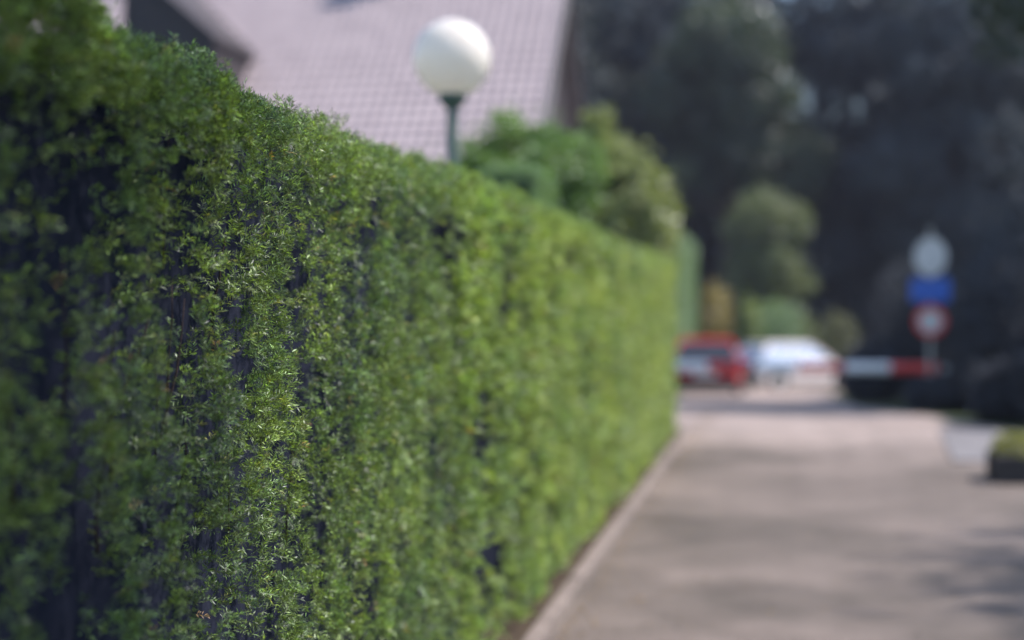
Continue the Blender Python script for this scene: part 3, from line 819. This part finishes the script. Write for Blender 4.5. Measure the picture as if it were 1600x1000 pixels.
    m = MB(); m.box((-hw * .88, -L / 2 - .05, .24), (hw * .88, -L / 2 + .12, .50), .04); m.build('rear_bumper', M['plastic'], t)
    m = MB(); m.box((-hw * .78, L / 2 - .12, .22), (hw * .78, L / 2 + .04, .44), .04); m.build('front_bumper', M['plastic'], t)
    m = MB(); m.box((-.26, -L / 2 - .066, .54), (.26, -L / 2 - .01, .65), .004); m.build('number_plate', M['white_paint'], t)
    return t
car('parked_car', (-1.72, 35.2, ground_z(35.2)), R(2), 'red car with dark bumper standing beyond the barrier at the hedge end', M['car_red'], H=1.36)
car('parked_car', (0.5, 46.2, ground_z(46.2)), R(-50), 'white car standing slantwise beyond the barrier at the end of the lane', M['car_white'], L=4.25, H=1.48, glass='mirror_glass')

# ------------------------------------------------------------------ planter on the right
pl = empty('planter', (2.75, 13.5, 0), 'low dark trough planter with yellow-green plants at the right edge of the lane', 'planter')
m = MB(); m.box((-.85, -.28, 0), (.85, .28, .25), .012); m.build('trough', M['planter'], pl)
pb = tag(bush('low_plants', (2.75, 13.5, 0.2), [((x_, 0, .1), (.24, .27, .14)) for x_ in (-.62, -.3, 0, .3, .62)], 5200, 0.022, (0.13, 0.14, 0.022), (0.24, 0.24, 0.04),
     'yellow-green low plants filling the dark trough planter', 'plants'))

# ------------------------------------------------------------------ dark shrubs at the right verge
dk = [(1.75, 27.1, .45, .95), (1.95, 29.0, .5, 1.15), (2.0, 31.0, .6, 1.2), (3.1, 20.4, .5, 0.8), (2.45, 22.6, .45, .5), (2.5, 24.2, .4, .42), (3.9, 19.6, .8, 2.0), (3.6, 22.5, .9, 2.6), (5.2, 20.5, 1.2, 3.0), (4.2, 26.5, 1.1, 3.4), (3.1, 29.5, .9, 2.8), (3.0, 33.0, .9, 3.0), (3.3, 37.0, 1.1, 3.2)]
dlab = ['low dark shrub at the left end of the shaded verge under the boom', 'low dark shrub just beyond the boom on the verge', 'low dark shrub third from the boom, nearest the white car side of the verge', 'low dark evergreen shrub nearest the pavement slab on the right verge', 'dark evergreen shrub directly before the sign post', 'smallest dark shrub beside the barrier housing',
        'broad dark shrub right of the low one by the slab', 'dark rounded shrub just right of the sign post', 'large dark shrub at the right edge of the picture behind the planter',
        'tall dark shrub behind the sign post', 'dark shrub just beyond the barrier on the right', 'dark shrub second beyond the barrier on the right', 'dark shrub farthest down the right verge near the white car']
for (x, y, r, h), lb in zip(dk, dlab):
    lobes = [((0, 0, h * .6), (r, r, h * .42)), ((-r * .4, -.1, h * .35), (r * .7, r * .7, h * .36)), ((r * .45, .1, h * .38), (r * .7, r * .7, h * .38))]
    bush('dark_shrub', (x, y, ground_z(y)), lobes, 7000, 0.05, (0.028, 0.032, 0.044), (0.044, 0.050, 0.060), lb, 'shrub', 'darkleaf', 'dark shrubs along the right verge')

# lit garden shrubs at the end of the lane
lit = [(-2.25, 52.5, 0.55, 3.6, (0.17, 0.14, 0.04), (0.33, 0.26, 0.07), 'yellow-leaved shrub beyond the red car'),
       (-1.0, 53, 0.4, 3.1, (0.12, 0.17, 0.05), (0.24, 0.30, 0.09), 'slim bright green shrub left of the white car'),
       (0.1, 54.2, 0.9, 3.1, (0.10, 0.17, 0.09), (0.18, 0.27, 0.15), 'grey-green shrub directly behind the white car'),
       (2.2, 54, 0.8, 2.6, (0.06, 0.07, 0.03), (0.13, 0.13, 0.05), 'olive shrub behind the white car at its right end')]
for x, y, r, h, cA, cB, lb in lit:
    lobes = [((0, 0, h * .62), (r, r, h * .4)), ((-r * .4, 0, h * .3), (r * .8, r * .8, h * .32)), ((r * .4, 0, h * .3), (r * .8, r * .8, h * .32))]
    bush('garden_shrub', (x, y, ground_z(y)), lobes, 6000, 0.06, cA, cB, lb, 'shrub')

# ------------------------------------------------------------------ trees
def tree_mesh(h, r, low, n, size, cA, cB, mat, seed, lean=0.0):
    random.seed(seed)
    trunk = MB()
    pts = [(0, 0, -.3), (lean * .2, 0, h * .25), (lean * .5, .1, h * .5), (lean, 0, h * .8)]
    r0 = h * .022
    trunk.tube(pts, [r0 * 1.3, r0, r0 * .7, r0 * .2], 12)
    lobes = [((lean, 0, h * .8), (r * .62, r * .62, h * .2))]
    for i in range(24):
        a = i * 2.4 + random.uniform(-.4, .4); f = random.uniform(0, 1)
        z = h * (low + (0.86 - low) * f)
        rr = r * (0.86 - 0.46 * f) * random.uniform(.6, 1.12)
        c = (math.cos(a) * rr + lean * f, math.sin(a) * rr, z)
        s = r * random.uniform(.22, .42)
        lobes.append((c, (s, s, s * random.uniform(.7, 1.0))))
        zb_ = z - rr * .35
        trunk.tube([(lean * f * .7, 0, max(zb_, h * .15)), (c[0] * .55, c[1] * .55, (zb_ + z) / 2), (c[0] * 1.05, c[1] * 1.05, z)], [r0 * .45, r0 * .3, r0 * .08], 6)
    lobes.append(((lean * .6, 0, h * (low + .86) / 2), (r * .62, r * .62, h * (.86 - low) * .45)))
    Q, C = lobed_crown(lobes, n, size, cA, cB, 0.5)
    crown = quads_mesh('crown', Q, C, M[mat])
    bmesh.ops.recalc_face_normals(trunk.bm, faces=trunk.bm.faces)
    tm = bpy.data.meshes.new('trunk'); trunk.bm.to_mesh(tm); trunk.bm.free(); tm.materials.append(M['bark'])
    return tm, crown
KIND = {
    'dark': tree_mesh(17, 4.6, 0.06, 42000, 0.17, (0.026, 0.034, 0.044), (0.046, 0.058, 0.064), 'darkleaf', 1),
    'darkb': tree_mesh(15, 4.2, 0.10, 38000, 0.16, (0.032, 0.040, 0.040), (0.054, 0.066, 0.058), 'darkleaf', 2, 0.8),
    'green': tree_mesh(14, 4.0, 0.22, 36000, 0.15, (0.075, 0.10, 0.042), (0.14, 0.165, 0.065), 'leaf', 3),
    'high': tree_mesh(16, 4.2, 0.45, 34000, 0.15, (0.024, 0.036, 0.024), (0.055, 0.075, 0.036), 'leaf', 4),
    'airy_shade': tree_mesh(12, 3.4, 0.45, 7500, 0.10, (0.040, 0.062, 0.034), (0.075, 0.105, 0.045), 'leaf', 5),  # thin crowns out of view, added to cast dappled shade
}
TR = [  # kind, x, y, rz, scale, label
    ('dark', 3.5, 74, 2.9, 1.3, 'dark evergreen closing the view above the white car'),
    ('dark', 7.8, 67, .3, 1.1, 'dark evergreen to the right behind the sign post'),
    ('darkb', 12.5, 75, 4.1, 1.35, 'dark leaning evergreen behind the right-hand trees'),
    ('dark', 18.5, 69, 2.5, 1.25, 'dark evergreen outermost on the right'),
    ('dark', -3.8, 76, .5, 1.35, 'dark evergreen beyond the end of the lane, above the red car'),
    ('darkb', -10.6, 70, 3.3, 1.35, 'dark evergreen rising right of the house roof behind the golden conifer'),
    ('dark', -18, 66, 5.1, 1.3, 'dark evergreen hidden behind the house roof'),
    ('green', -0.6, 57.8, 1.0, .56, 'small mid-green tree above the shrubs at the end of the lane'),
    ('high', -2.4, 68, .2, 1.15, 'tall green broadleaf tree whose high crown shows at the top of the picture'),
    ('high', 8.8, 27, 1.2, 1.0, 'broadleaf tree at the right verge shading the sign post'),
    ('airy_shade', 9.9, 10.6, 2.2, 1.0, 'small unseen thin-leaved tree added right of the lane to dapple the road with shade'),
    ('airy_shade', 8.4, 1.9, 0.7, 1.6, 'taller unseen thin-leaved tree added right of the lane to shade the near end of the hedge'),
    ('dark', -8.4, 74, 1.9, 1.3, 'dark evergreen between the house roof and the tall green tree'),
]
proto = {}
for kd, x, y, rz, sc, lb in TR:
    nm = {'dark': 'evergreen_tree', 'darkb': 'evergreen_tree', 'green': 'broadleaf_tree', 'high': 'broadleaf_tree', 'airy_shade': 'broadleaf_tree'}[kd]
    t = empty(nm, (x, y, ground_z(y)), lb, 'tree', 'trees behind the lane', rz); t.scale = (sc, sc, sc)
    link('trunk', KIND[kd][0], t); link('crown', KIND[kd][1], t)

# far-off wood that closes the view: one mass
Pw = []
nw = 45000
a = RNG.uniform(-0.62, 0.62, nw)
rad = RNG.uniform(88, 118, nw)
hh = 13 + 5 * vnoise(a * 22, rad * .05, seed=21)
z = RNG.random(nw) ** 0.8 * hh
P = np.stack([np.sin(a) * rad, np.cos(a) * rad, z - 1.8], 1)
f = RNG.random((nw, 1))
C = np.array([0.030, 0.036, 0.044]) * (1 - f) + np.array([0.052, 0.060, 0.062]) * f
wd = link('distant_wood', quads_mesh('distant_wood', leaf_quads(P, np.tile([0, -1.0, 0.3], (nw, 1)), 0.7, 0.6, C), C, M['darkleaf']))
tag(wd, 'far-off dark wood closing the view behind the trees', 'wood', kind='stuff')

# thin haze volume added to lift the dark tones
m = bpy.data.materials.new('haze'); m.use_nodes = True
n = m.node_tree; n.nodes.clear()
pv = n.nodes.new('ShaderNodeVolumePrincipled'); pv.inputs['Density'].default_value = 0.00042; pv.inputs['Color'].default_value = (0.72, 0.78, 1.0, 1)
o = n.nodes.new('ShaderNodeOutputMaterial'); n.links.new(pv.outputs[0], o.inputs['Volume'])
q = MB(); q.box((-300, -290, -4.0), (300, 310, 42)); hz = q.build('haze', m)
tag(hz, 'thin pale haze added to lift the dark tones', 'haze', kind='stuff')
